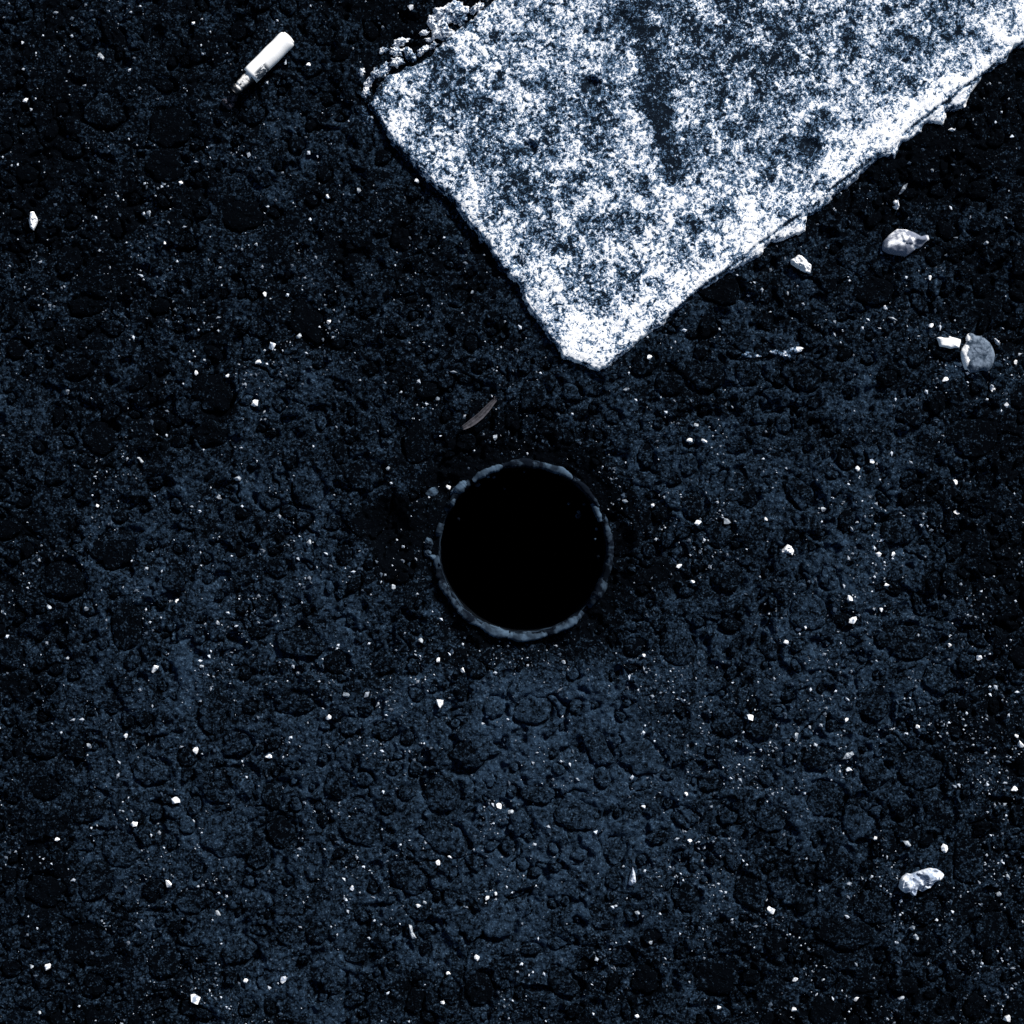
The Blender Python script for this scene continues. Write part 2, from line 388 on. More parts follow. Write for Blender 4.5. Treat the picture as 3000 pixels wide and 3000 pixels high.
GR = [(1300,210,62,.55),(1345,265,52,.55),(1735,250,20,1.6),(1552,438,24,1.0),(1530,545,46,.45),(1495,600,42,.45),(1605,700,46,.40),(1645,735,34,.45),
      (1870,20,30,.7),(1885,90,30,.9),(1893,160,30,.9),(1902,230,30,.9),(1912,300,34,1.0),(1925,370,36,1.0),(1950,430,32,.8),(1972,490,30,.7),(1985,540,30,.5),(1830,60,46,.45),(1940,250,90,.14),(1975,485,40,.45),(2010,100,120,.20),(2160,150,150,.22),(2310,290,100,.22),
      (2372,430,36,.75),(2300,500,56,.4),(2500,110,80,.28),(2650,150,110,.30),(2100,620,28,.5),(2030,690,40,.45),(1400,380,90,.18),(1700,790,40,.30),(1518,772,24,.7),
      (1690,640,50,.2),(1250,300,50,.1),(2080,330,120,.2),(2250,60,120,.22),(2780,60,90,.2)]
grime = .30 * (fbm(SX / 120, SY / 120, 641, 3) - .5) + .02 + .30 * sstep(3000, 4200, U)
for gx, gy, gr, ga in GR:
    grime += ga * np.exp(-((SX - gx) ** 2 + (SY - gy) ** 2) / (gr * gr))
grime = np.where(grime > .42, .42 + .30 * np.tanh((grime - .42) / .45), grime)
edge_d = np.clip(D, 0, None)
grime -= .05 * sstep(430, 760, V)
lower = sstep(430, 900, V) 
grime -= .46 * np.exp(-(edge_d / 120) ** 2) * (.35 + .65 * lower)
grime += .55 * np.exp(-((edge_d - 2) / 9) ** 2) * (.3 + .7 * vnoise(SX / 40, SY / 40, 651))
gl = (SX - 2052) * ux + (SY - 849) * uy; gc_ = (SX - 2052) * vx + (SY - 849) * vy
groove = np.exp(-((gc_ + 6 * (vnoise(gl / 40, gl * 0, 671) - .5)) / 4.5) ** 2) * sstep(-120, -20, gl) * (1 - sstep(1150, 1300, gl)) * sstep(.30, .5, vnoise(gl / 55, gl * 0 + 5, 672))
grime += 1.1 * groove
thick = .0029 * sstep(-2, 9, Dn) + .0004 * sstep(8, 30, Dn)
Z = thick + .00040 * (rel - .5) + .0007 * (fbm(SX / 90, SY / 90, 661, 2) - .5)
for gx, gy, gr, dep in ((1735, 250, 20, .0024), (1552, 438, 20, .0018), (2372, 430, 22, .0012), (1518, 772, 20, .0012), (1830, 62, 24, .001)):
    Z -= dep * np.exp(-(((SX - gx) ** 2 + (SY - gy) ** 2) / (gr * gr)) ** 2)
Z -= .0012 * groove + .0009 * sstep(4, 12, gc_) * sstep(-60, 0, gl) * (U < 1800)
Z = np.where(Dn < -2, -.0035, Z)
q = grid_quads(len(ua), len(va)); keep = (Dn.ravel()[q] > -6).any(axis=1); q = q[keep]
used = np.unique(q); remap = np.full(SX.size, -1); remap[used] = np.arange(len(used)); q = remap[q][:, ::-1]
lx, ly = P(1753, 1083)
co = np.stack([(SX.ravel() - 1500) * K - lx, -(SY.ravel() - 1500) * K - ly, Z.ravel()], 1)[used]
line_me = mesh_np('paint_slab', co, q)
attr(line_me, 'relief', rel.ravel()[used]); attr(line_me, 'grime', grime.ravel()[used])
fz = np.clip(np.exp(-(((SX - 2150) / 420) ** 2 + ((SY - 120) / 330) ** 2)) * 1.25 + .6 * sstep(2200, 3000, SX) * sstep(400, 0, SY), 0, 1)
attr(line_me, 'fineness', fz.ravel()[used])
def paint_mat(name, use_attr=True, bias=0.0):
    m = NT(name)
    fine = m.noise(820, 3, .65, 1.6); mid = m.noise(290, 4, .65, 1.8)
    if use_attr: mid = m.mix(m.attr('fineness'), mid, m.noise(560, 3, .7, 1.2))
    blot = m.noise(95, 3, .6, .6)
    v = m.math('ADD', m.math('MULTIPLY', m.math('SUBTRACT', fine, .5), 1.7), m.math('MULTIPLY', m.math('SUBTRACT', mid, .5), 1.7))
    v = m.math('ADD', v, m.math('MULTIPLY', m.math('SUBTRACT', blot, .5), 1.3))
    if use_attr:
        v = m.math('ADD', v, m.math('MULTIPLY', m.math('SUBTRACT', m.attr('relief'), .5), .55))
        v = m.math('SUBTRACT', v, m.math('MULTIPLY', m.attr('grime'), .50))
    v = m.math('ADD', v, .485 + bias)
    c = m.mix(m.ramp(v, .22, .56), (.003, .006, .011), (.095, .175, .29))
    c = m.mix(m.ramp(v, .50, .76), c, (.88, .885, .89))
    return m.done(c, .8, .03, m.math('ADD', fine, mid), .4, .0004)
M_PAINT = paint_mat('worn_white_thermoplastic')
M_CRUST = paint_mat('white_paint_crust', False, .10)
line = tag(empty('road_line', (lx, ly, 0)), 'thick worn white road line end with ragged edges crossing the top right', 'road marking', None, 'thing')
link('paint_slab', line_me, M_PAINT, line)

# ------------------------------------------------------------------ lumps and chips with a traced outline
def resample(pts, n):
    p = np.array(pts + [pts[0]], float); d = np.hypot(*np.diff(p, axis=0).T); t = np.concatenate([[0], np.cumsum(d)])
    s = np.linspace(0, t[-1], n, endpoint=False)
    return np.stack([np.interp(s, t, p[:, 0]), np.interp(s, t, p[:, 1])], 1)
def blob(pts, H, seed, rings=8, n=48, prof=2.2, rough=.25, nscale=1.0, jag=.0, smooth=False, facet=0.0, skirt=.0006):
    """pts: outline in photograph pixels. Returns mesh (metres, about the outline's middle) and that middle in pixels."""
    o = resample(pts, n); c = o.mean(axis=0); r = o - c; size = np.hypot(r[:, 0], r[:, 1]).mean()
    ss = np.concatenate([[1.0], 1 - (np.arange(rings) / rings) ** 1.25 * .98])[1:]
    co = [np.column_stack([r * 1.0, np.full(n, -skirt)])]
    for s in ss:
        p = r * s
        if jag: p = p * (1 + jag * (vnoise(p[:, 0] * 6 / size + seed, p[:, 1] * 6 / size, seed) - .5))[:, None]
        z = H * (.25 + .75 * (1 - s ** prof)) if s < .999 else np.full(n, H * .12)
        z = z + H * rough * 2 * (fbm(p[:, 0] * 2.2 * nscale / size + seed * 3.1, p[:, 1] * 2.2 * nscale / size, seed + 3, 3) - .5) * (s < .999)
        if facet:
            _, _, cc = voronoi(p[:, 0] * 1.6 / size + seed, p[:, 1] * 1.6 / size, seed + 8); z = z + facet * H * (cc - .5) * min(1, (1 - s) * 4)
        co.append(np.column_stack([p, z * np.ones(n)]))
    co = np.concatenate(co); co[:, 0] *= K; co[:, 1] *= -K
    L = rings + 1; quads = []
    for k in range(L - 1):
        for j in range(n):
            a = k * n + j; b = k * n + (j + 1) % n; quads.append((a, a + n, b + n, b))
    top = (L - 1) * n; cen = co[top:].mean(axis=0); co = np.vstack([co, cen])
    tris = [(top + j, len(co) - 1, top + (j + 1) % n) for j in range(n)]
    # orientation: outline may run either way round
    area = np.sum(o[:, 0] * np.roll(o[:, 1], -1) - np.roll(o[:, 0], -1) * o[:, 1])
    if area > 0:
        pass
    else:
        quads = [t[::-1] for t in quads]; tris = [t[::-1] for t in tris]
    return mesh_np('blob', co, quads, smooth, tris), (float(c[0]), float(c[1]))
def crop(pts, ox, oy, k): return [(ox + x * k, oy + y * k) for x, y in pts]
def oval(x, y, rx, ry, a=0.0, n=14, wob=.3, seed=1):
    out = []
    for i in range(n):
        t = 2 * math.pi * i / n; r = 1 + wob * (random.Random(seed * 97 + i).random() - .5)
        X, Y = rx * r * math.cos(t), ry * r * math.sin(t)
        out.append((x + X * math.cos(a) - Y * math.sin(a), y + X * math.sin(a) + Y * math.cos(a)))
    return out
def place(name, me, c, mat, parent=None, dz=0.0):
    x, y = P(*c); z = gz(*c) + dz
    if parent is not None: x -= parent.location.x; y -= parent.location.y; z -= parent.location.z
    me.name = name
    return link(name, me, mat, parent, (x, y, z))

# crusts of paint that ran over the upper-left edge of the line
CR = [(1318,38,50,34,-.3,.0030),(1292,86,34,30,.2,.0032),(1268,62,14,22,.1,.0020),(1350,60,22,12,-.5,.0018),(1243,97,13,8,-.2,.0014),(1258,118,13,7,.1,.0012),
      (1398,22,24,12,-.7,.0022),(1176,122,24,11,-.25,.0020),(1162,150,22,16,.2,.0024),(1200,160,15,24,-.5,.0026),(1163,182,24,15,-.3,.0026),(1124,147,16,9,-.4,.0016),
      (1101,217,14,17,.4,.0026),(1082,240,12,22,.5,.0022),(1072,273,11,16,.2,.0024),(1060,213,9,13,.5,.0014),(1125,205,16,20,.3,.0008),
      (1238,150,22,9,-.65,.0022),(1270,133,14,8,-.7,.0018)]
for i, (x, y, rx, ry, a, h) in enumerate(CR):
    me, c = blob(oval(x, y, rx, ry, a, 18, .62, i + 3), h * .85, 700 + i, 9, 48, 3.2, .55, 2.0, .35, True)
    place('paint_crust', me, c, M_CRUST, line)
# smears and grey flakes along the end edge
M_SCUFF = paint_mat('pale_scuff', False, -.03)
M_SMEAR = paint_mat('thin_grey_smear', False, -.22)
for i, (x, y, rx, ry, a, h) in enumerate([(1056,322,17,13,.2,.0010),(1078,348,16,36,-.7,.0009),(1290,600,14,34,-.75,.0007),(1318,632,10,24,-.7,.0007),(2322,1028,36,9,-.25,.0011),(2305,1043,12,8,0,.0011),(2275,1032,18,7,.1,.0009),(2200,1040,26,9,.1,.0007)]):
    me, c = blob(oval(x, y, rx, ry, a, 16, .5, i + 43), h, 740 + i, 6, 32, 2.6, .4, 1.6, .15, True)
    place('paint_smear', me, c, M_SMEAR if i < 4 else M_SCUFF, line)

# ------------------------------------------------------------------ the hole and its pipe
hx, hy = P(*HOLE_C)
pipe = tag(empty('pipe_sleeve', (hx, hy, 0)), 'round black hole lined by an open pipe with a broken blue-grey rim', 'pipe')
n = 96; lev = np.concatenate([np.linspace(-.0035, -.06, 40), np.linspace(-.07, -.34, 14)])
co = []
for z in lev:
    t = np.linspace(0, 2 * math.pi, n, endpoint=False)
    r = (R_IN + 8) * K * (1 + .018 * (vnoise(t * 5, np.full(n, z * 260), 801) - .5) + .012 * (vnoise(t * 14, np.full(n, z * 700), 802) - .5))
    co.append(np.stack([np.cos(t) * r, np.sin(t) * r, np.full(n, z)], 1))
co = np.concatenate(co); quads = []
for k in range(len(lev) - 1):
    for j in range(n):
        a = k * n + j; b = k * n + (j + 1) % n; quads.append((a, a + n, b + n, b))
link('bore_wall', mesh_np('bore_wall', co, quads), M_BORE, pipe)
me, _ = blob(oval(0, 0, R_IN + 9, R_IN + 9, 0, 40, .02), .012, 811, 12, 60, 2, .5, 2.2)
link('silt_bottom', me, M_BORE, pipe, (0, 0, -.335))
# continuous old pipe wall under the broken pieces
nt_ = 220; t = np.linspace(0, 2 * math.pi, nt_, endpoint=False); rows = []
ro = 263 + 5 * (vnoise(np.cos(t) * 9, np.sin(t) * 9, 830) - .5) + 5 * (vnoise(np.cos(t) * 30, np.sin(t) * 30, 831) - .5); ri = 246 + 3 * (vnoise(np.cos(t) * 12, np.sin(t) * 12, 832) - .5)
for k, (f, z) in enumerate(((0, -.006), (0, -.0008), (.3, -.0005), (.7, -.0005), (1, -.0009), (1, -.02))):
    r = ro + (ri - ro) * f; zz = z + (.0010 * (fbm(r * np.cos(t) / 22, r * np.sin(t) / 22, 833, 3) - .5) if 0 < k < 5 else 0) - .0035 * sstep(.46, .62, vnoise(np.cos(t) * 3.2 + 4, np.sin(t) * 3.2, 834)) * (0 < k < 5)
    rows.append(np.stack([r * np.cos(t) * K, r * np.sin(t) * K, zz * np.ones(nt_)], 1))
co = np.concatenate(rows); quads = [(k * nt_ + j, k * nt_ + (j + 1) % nt_, (k + 1) * nt_ + (j + 1) % nt_, (k + 1) * nt_ + j) for k in range(5) for j in range(nt_)]
M_WALL = rock_mat('old_pipe_wall', (.0014, .0025, .0045), (.024, .040, .062), 120, .44, .68, 0, .9, .02)
link('pipe_wall', mesh_np('pipe_wall', co, quads), M_WALL, pipe)
# rim pieces: (start deg, end deg, inner px, outer px, height mm), degrees counter-clockwise from photo right
SEG = [(100,126,244,263,.4),(75,104,243,267,.8),(54,79,245,265,.7),(30,57,248,263,.6),(20,34,236,250,-.6),(-18,18,246,267,-.5),
       (-36,-19,240,268,.9),(-76,-46,245,265,.4),(-100,-74,246,269,.5),(-119,-100,243,267,1.0),(-151,-117,246,265,.3),
       (-161,-146,246,267,.7),(-165,-160.5,252,270,.9),(-172,-169,246,252,.4),(162,171,244,266,-.3),(143,149,243,255,.4),(130,140,246,272,.5)]
for i, (a0, a1, r0, r1, hmm) in enumerate(SEG):
    nt_ = max(9, int((a1 - a0) * 2.2)); t = np.radians(np.linspace(a0, a1, nt_)); nr = 7
    rows = []
    fa = np.linspace(0, 1, nt_); e = sstep(0, .30, np.minimum(fa, 1 - fa) + .10 * (vnoise(fa * 9, fa * 0 + i, 829) - .5))
    jo = 7 * (vnoise(t * 9, t * 0 + i, 820) - .5) + 3 * (vnoise(t * 40, t * 0 + i, 821) - .5); ji = 5 * (vnoise(t * 16, t * 0 + i, 822) - .5) + 3 * (vnoise(t * 60, t * 0 + i, 826) - .5)
    mid = (r0 + r1) / 2
    ro = mid + (r1 + jo - mid) * (.55 + .45 * e); ri = mid + (r0 + ji - mid) * (.80 + .20 * e)
    for k in range(nr + 2):
        if k == 0: r, z = ro, np.full(nt_, -.006)
        elif k == nr + 1: r, z = ri, np.full(nt_, -.010)
        else:
            f = (k - 1) / (nr - 1); r = ro + (ri - ro) * f
            z = hmm * .0008 - .0009 * (abs(f - .5) * 2) ** 4 + .0008 * (fbm(r * np.cos(t) / 18, r * np.sin(t) / 18, 823, 3) - .5) - .0011 * (1 - e)
        rows.append(np.stack([r * np.cos(t) * K, r * np.sin(t) * K, z], 1))
    co = np.concatenate(rows); q = grid_quads(nr + 2, nt_)
    tips = [tuple(k * nt_ for k in range(nr + 2)), tuple(k * nt_ + nt_ - 1 for k in range(nr + 2))]
    link('rim_segment', mesh_np('rim_segment', co, q), M_RIM, pipe)
# broken lumps pushed out of the rim on the left
for i, (x, y, rx, ry, a, h) in enumerate([(1255, 1592, 14, 20, .2, .0020), (1250, 1618, 11, 13, 0, .0014), (1268, 1634, 13, 8, .4, .0016), (1276, 1655, 6, 13, -.3, .0014), (1330, 1440, 16, 10, -.7, .0013), (1262, 1440, 18, 16, .3, .0008)]):
    me, c = blob(oval(x, y, rx, ry, a, 14, .5, i + 120), h, 835 + i, 7, 32, 2.6, .45, 1.8, .25, True)
    place('rim_lump', me, c, M_RIM, pipe)
# crumbs caught on the inside of the bore
for i, (x, y, z, s) in enumerate([(1398,1419,-.008,9),(1341,1521,-.010,6),(1430,1395,-.006,6),(1447,1397,-.006,5),(1478,1431,-.012,4),(1536,1381,-.005,4),(1696,1512,-.012,10),(1698,1500,-.010,6),(1668,1476,-.010,5),(1713,1477,-.008,5),(1750,1550,-.008,5),(1754,1632,-.006,6),(1745,1580,-.006,4)]):
    me, c = blob(oval(x, y, s, s * .8, i, 10, .4, i + 80), .0016, 840 + i, 4, 14, 2, .3, 1, 0, False)
    px, py = P(*c); link('stuck_crumb', me, M_RIM, pipe, (px - hx, py - hy, z)); me.name = 'stuck_crumb'

# ------------------------------------------------------------------ cigarette butt
def tube(name, prof, nseg, fn, mat, parent, caps=(True, True), smooth=True):
    """prof: list of (axial position m, radius m); fn(i, ang, r) -> radius"""
    co, quads, tris = [], [], []
    for i, (x, r) in enumerate(prof):
        for j in range(nseg):
            a = 2 * math.pi * j / nseg; R_ = fn(x, a, r); co.append((x, R_ * math.cos(a), R_ * math.sin(a)))
    for i in range(len(prof) - 1):
        for j in range(nseg):
            a = i * nseg + j; b = i * nseg + (j + 1) % nseg; quads.append((a, b, b + nseg, a + nseg)[::-1])
    for e, k in ((0, 0), (1, (len(prof) - 1) * nseg)):
        if caps[e]:
            co.append((prof[0][0] if e == 0 else prof[-1][0], 0, 0)); c = len(co) - 1
            for j in range(nseg):
                t = (c, k + j, k + (j + 1) % nseg); tris.append(t if e else t[::-1])
    me = mesh_np(name, np.array(co), quads, smooth, tris)
    return link(name, me, mat, parent)
def nz(x, y, s): return float(vnoise(np.array([x]), np.array([y]), s)[0]) - .5
cx, cy = 737.0, 229.0; ex, ey = 846.0, 120.0
bx, by = P(cx, cy); ang = math.atan2(-(ey - cy), ex - cx)
butt = tag(empty('cigarette_butt', (bx, by, max(gz(cx, cy), gz(ex, ey)) + .0001), ang), 'white cigarette butt with a narrow charred end lying left of the road line', 'cigarette butt')
RB = .0040; L = math.hypot(ex - cx, ey - cy) * K
m = NT('butt_paper')
sep = m.n('ShaderNodeSeparateXYZ'); m.l(m.oc, sep.inputs[0])
smx = m.math('MULTIPLY', m.ramp(sep.outputs[0], .0002, .001, 0, 1), m.ramp(sep.outputs[0], .0070, .0092, 1, 0))
smy = m.ramp(sep.outputs[1], -.0006, -.0017, 0, 1)
sm = m.math('MULTIPLY', m.math('MULTIPLY', smx, smy), m.ramp(m.noise(560, 3, .6, .8), .40, .50))
M_BP = m.done(m.mix(sm, (.88, .88, .87), (.035, .05, .07)), .6, .25, m.noise(900, 2), .15, .0002)
m = NT('butt_char')
sep = m.n('ShaderNodeSeparateXYZ'); m.l(m.oc, sep.inputs[0])
f = m.ramp(sep.outputs[0], -.0084, -.0066, 0, 1)
side = m.ramp(m.math('ABSOLUTE', m.math('ADD', sep.outputs[1], m.math('MULTIPLY', m.math('SUBTRACT', m.noise(500, 3), .5), .0022))), .0012, .0021, 1, 0)
band = m.math('MULTIPLY', side, m.ramp(m.noise(760, 2, .5), .34, .44))
M_BC = m.done(m.mix(m.math('MULTIPLY', f, band), (.006, .007, .010), (.80, .79, .76)), .42, .5, m.noise(1100, 3), .5, .0004)
M_ASH = rock_mat('butt_ash', (.006, .007, .011), (.085, .085, .115), 700, .42, .68)
M_FIB = rock_mat('filter_fibre', (.6, .6, .58), (.85, .85, .83), 1500, .3, .7)
def fpap(x, a, r): return r * (1 + .02 * nz(x * 300, math.cos(a) * 2, 5) + .05 * nz(x * 120, math.sin(a) * 1.5 + 4, 6)) * (1 - .05 * abs(math.sin(a)))
prof = [(0.0, RB * .93), (0.0, RB)] + [(L * k / 14, RB * (1 + .015 * math.sin(k))) for k in range(1, 14)] + [(L * .97, RB * .985), (L, RB * .93), (L + .0005, RB * .80)]
t = tube('filter_paper', prof, 40, fpap, M_BP, butt); t.location.z = RB
t = tube('filter_end', [(L + .0002, RB * .8), (L + .0010, RB * .7), (L + .0013, RB * .35)], 24, fpap, M_FIB, butt); t.location.z = RB
def fch(x, a, r): return r * (1 + .10 * nz(x * 900, math.cos(a) * 2 + 7, 15) + .08 * nz(x * 2600, math.sin(a) * 3 + 2, 16) + .1 * nz(x * 1300, a, 18))
prof = []
for k in range(26):
    x = .0008 - k * .00042; r = .0029 - .00003 * k
    if k in (17, 18): r *= .80
    if k > 20: r *= 1 - (k - 20) * .05
    prof.append((x, r))
t = tube('charred_stub', prof[::-1], 28, fch, M_BC, butt); t.location.z = .0043
for i, (x, y, rx, ry, h) in enumerate([(664,302,14,10,.0026),(673,311,11,13,.0016),(655,296,8,6,.0016),(684,288,14,11,.0034),(676,296,9,9,.0028)]):
    me, c = blob(oval(x, y, rx, ry, i, 12, .5, 60 + i), h, 860 + i, 6, 24, 2, .4, 2, .2)
    p = Vector((*P(*c), 0)) - Vector((bx, by, 0)); p.rotate(Matrix.Rotation(-ang, 3, 'Z'))
    o = link('ash_flake', me, M_ASH, butt, (p.x, p.y, .0002), -ang); me.name = 'ash_flake'

# ------------------------------------------------------------------ litter and pebbles
G_PEB = 'loose pale stones and chips on the asphalt'
big = crop([(1175,400),(1185,340),(1260,260),(1340,200),(1440,205),(1540,240),(1620,285),(1690,265),(1705,315),(1650,360),(1610,410),(1560,420),(1500,470),(1440,510),(1370,500),(1250,480),(1180,440)], 2280, 620, .2588)
me, c = blob(big, .0046, 901, 14, 64, 2.4, .12, 1.0, 0, True, .35)
tag(place('pebble', me, c, M_PEB), 'largest mottled grey-white pebble, pointed at its right end, right of the road line', 'pebble', G_PEB)
me, c = blob(crop([(130,550),(190,520),(230,490),(280,510),(330,570),(378,610),(380,645),(355,705),(300,690),(250,670),(200,630),(150,600)], 2280, 620, .2588), .004, 905, 12, 52, 2.6, .42, 1.8, .10, True, .4)
tag(place('pebble', me, c, M_WHITE), 'white pebble between the road line and the largest mottled pebble', 'pebble', G_PEB)
me, c = blob(crop([(290,345),(370,330),(440,350),(530,352),(545,312),(590,335),(680,355),(778,385),(775,440),(745,555),(680,545),(570,570),(495,545),(350,520),(335,440)], 2700, 940, .1449), .0016, 911, 7, 72, 6, .12, 1.0, .03, True)
tag(place('paper_scrap', me, c, M_SCRAP, None, .0006), 'torn bright white rectangular scrap touching the round grey disc', 'scrap')
# flattened disc with white paint on its left edge
disc = crop([(890,330),(930,265),(990,240),(1050,270),(1090,300),(1170,310),(1270,350),(1370,440),(1440,560),(1480,700),(1450,840),(1400,960),(1330,1025),(1240,1000),(1200,1010),(1090,1045),(970,1050),(930,985),(870,990),(830,890),(800,760),(785,600),(840,520),(900,440)], 2700, 940, .1449)
m = NT('grey_disc_white_edge'); sep = m.n('ShaderNodeSeparateXYZ'); m.l(m.oc, sep.inputs[0])
edge = m.math('ADD', sep.outputs[0], m.math('MULTIPLY', m.math('SUBTRACT', m.noise(330, 3, .6), .5), .0065))
wv = m.n('ShaderNodeTexWave'); wv.wave_type = 'RINGS'; wv.rings_direction = 'Z'; m.l(m.oc, wv.inputs[0]); wv.inputs['Scale'].default_value = 130; wv.inputs['Distortion'].default_value = 5; wv.inputs['Detail'].default_value = 3
gc = m.mix(m.ramp(m.math('ADD', m.math('MULTIPLY', wv.outputs['Fac'], .04), m.noise(430, 4, .65, .6)), .38, .66), (.024, .040, .062), (.14, .180, .235))
M_DISC = m.done(m.mix(m.ramp(edge, -.0041, -.0046), gc, (.86, .86, .86)), .8, .15, m.noise(800, 3), .5, .0005)
me, c = blob(disc, .0024, 921, 14, 72, 7, .18, 3.0, 0, True)
tag(place('flattened_disc', me, c, M_DISC, None, .0004), 'flat round grey lump with a white-stained left edge beside the white scrap', 'disc')
cr = crop([(310,950),(345,750),(420,640),(550,560),(640,580),(800,520),(1000,460),(1200,400),(1400,440),(1590,570),(1570,660),(1440,720),(1330,790),(1270,880),(1180,960),(1090,1000),(970,1080),(870,1020),(740,970),(725,1020),(800,1110),(690,1190),(600,1080),(450,1100),(360,1010)], 2600, 2500, .1035)
me, c = blob(cr, .0056, 931, 16, 80, 3.0, .30, 1.0, .03, False, 1.1)
tag(place('crumpled_chip', me, c, M_CRUM), 'crumpled pale blue-white flake with folded ridges at the lower right', 'flake')

# dry leaf blade: a curved ribbed strip
m = NT('dry_leaf'); sep = m.n('ShaderNodeSeparateXYZ'); m.l(m.oc, sep.inputs[0])
rib = m.attr('rib')
M_LEAF = m.done(m.mix(m.ramp(m.math('ADD', rib, m.math('MULTIPLY', m.noise(700, 4, .7), 1.1)), .55, 1.35), (.010, .010, .013), (.085, .082, .095)), .7, .2, rib, .4, .0004)
ctr = crop([(480,1100),(640,1010),(800,900),(960,770),(1100,620),(1220,480),(1330,370),(1325,280)], 1300, 1130, .1139)
wid = [6, 9, 10.5, 10, 9, 7.5, 5, 2]
ctr = np.array(ctr); tt = np.linspace(0, len(ctr) - 1, 30); cxx = np.interp(tt, range(len(ctr)), ctr[:, 0]); cyy = np.interp(tt, range(len(ctr)), ctr[:, 1]); ww = np.interp(tt, range(len(ctr)), wid)
mx, my = cxx.mean(), cyy.mean(); tx = np.gradient(cxx); ty = np.gradient(cyy); ln = np.hypot(tx, ty); nxx, nyy = -ty / ln, tx / ln
nw = 13; top = []; bot = []; ribv = []
for j in range(nw):
    f = j / (nw - 1) * 2 - 1; r_ = .15 + .7 * random.Random(j * 13 + 5).random()
    wgl = 1 + .1 * (vnoise(tt * 1.3, tt * 0 + j * .3, 941) - .5)
    x = cxx + nxx * ww * f * wgl; y = cyy + nyy * ww * f * wgl
    z = .0012 + .0004 * f * f + .0003 * r_ + .0012 * (vnoise(tt / 5, tt * 0, 942) - .3)
    top.append(np.stack([(x - mx) * K, -(y - my) * K, z], 1)); bot.append(np.stack([(x - mx) * K, -(y - my) * K, z - .00035], 1)); ribv.append(np.full(30, r_ * .6 + .35 * abs(f) ** 3))
T = np.concatenate(top); B = np.concatenate(bot); q1 = grid_quads(nw, 30); q2 = q1[:, ::-1] + len(T)
side = []
for j in range(29):
    a = j; side.append((a, a + 1, a + 1 + len(T), a + len(T))); b = (nw - 1) * 30 + j; side.append((b + 1, b, b + len(T), b + 1 + len(T)))
for j in range(nw - 1):
    a = j * 30; side.append((a + 30, a, a + len(T), a + 30 + len(T))); b = j * 30 + 29; side.append((b, b + 30, b + 30 + len(T), b + len(T)))
me = mesh_np('leaf_blade', np.concatenate([T, B]), np.concatenate([q1, q2, np.array(side)])); attr(me, 'rib', np.concatenate(ribv * 2))
x, y = P(mx, my); tag(link('dry_leaf_blade', me, M_LEAF, None, (x, y, gz(mx, my))), 'curved brown-grey dry leaf blade between the hole and the road line tip', 'leaf')

def shard(pts, h, seed, mat, label, name='stone_chip', cat='stone chip', dz=0.0):
    me, c = blob(pts, h, seed, 6, 26, 1.8, .2, 1.2, 0, False, .5)
    return tag(place(name, me, c, mat, None, dz), label, cat, G_PEB)
shard(crop([(175,1200),(190,1195),(215,1245),(205,1275),(190,1305),(170,1285),(165,1250)], 0, 0, .5176), .003, 951, M_WHITE, 'white pointed shard near the left edge below the cigarette butt')
shard(crop([(1648,1040),(1662,1075),(1668,1130),(1640,1150),(1622,1140),(1635,1090)], 1000, 2000, .5176), .003, 953, M_CRUM, 'tall pale triangular shard low down below the round hole')
shard(crop([(1185,1132),(1222,1130),(1228,1170),(1215,1188),(1190,1170)], 2000, 0, .5176), .003, 955, M_WHITE, 'small white angular chip above the largest mottled pebble')
shard(crop([(1222,1100),(1250,1050),(1275,1035),(1262,1070),(1235,1098)], 2000, 0, .5176), .0014, 957, M_PALE, 'thin grey splinter above the small white angular chip')
shard(crop([(545,1200),(570,1175),(595,1145),(620,1160),(637,1190),(625,1212),(595,1200),(570,1210)], 2000, 1000, .5176), .0032, 959, M_WHITE, 'jagged white chip cluster right of the round hole')
shard(crop([(1463,360),(1495,355),(1590,460),(1550,495),(1500,465)], 2700, 940, .1449), .0024, 961, M_WHITE, 'tiny white oblong chip at the upper right of the round grey disc')
shard(crop([(540,300),(560,290),(595,330),(585,342),(545,320)], 0, 0, .5176), .0012, 963, M_PALE, 'grey flat flake left of the cigarette butt')
shard(crop([(770,655),(785,655),(812,685),(800,695)], 0, 1000, .5176), .0018, 965, M_PALE, 'pale oblong splinter at the middle left of the ground')
shard(crop([(383,1370),(400,1375),(405,1410),(425,1445),(400,1450),(388,1420)], 1000, 2000, .5176), .0014, 967, M_PALE, 'bent grey flake at the bottom centre of the ground')
shard(crop([(1500,735),(1520,725),(1545,738),(1525,745)], 2000, 0, .5176), .0014, 969, M_WHITE, 'white sliver below the road line near the right edge')
shard(crop([(1160,1795),(1190,1795),(1218,1815),(1195,1815)], 2000, 0, .5176), .0014, 971, M_PALE, 'pale sliver just above the torn white scrap')
shard(crop([(905,435),(925,400),(960,388),(972,405),(945,430)], 2000, 2000, .5176), .0012, 973, M_PALE, 'pale broken flake high in the lower right quarter')

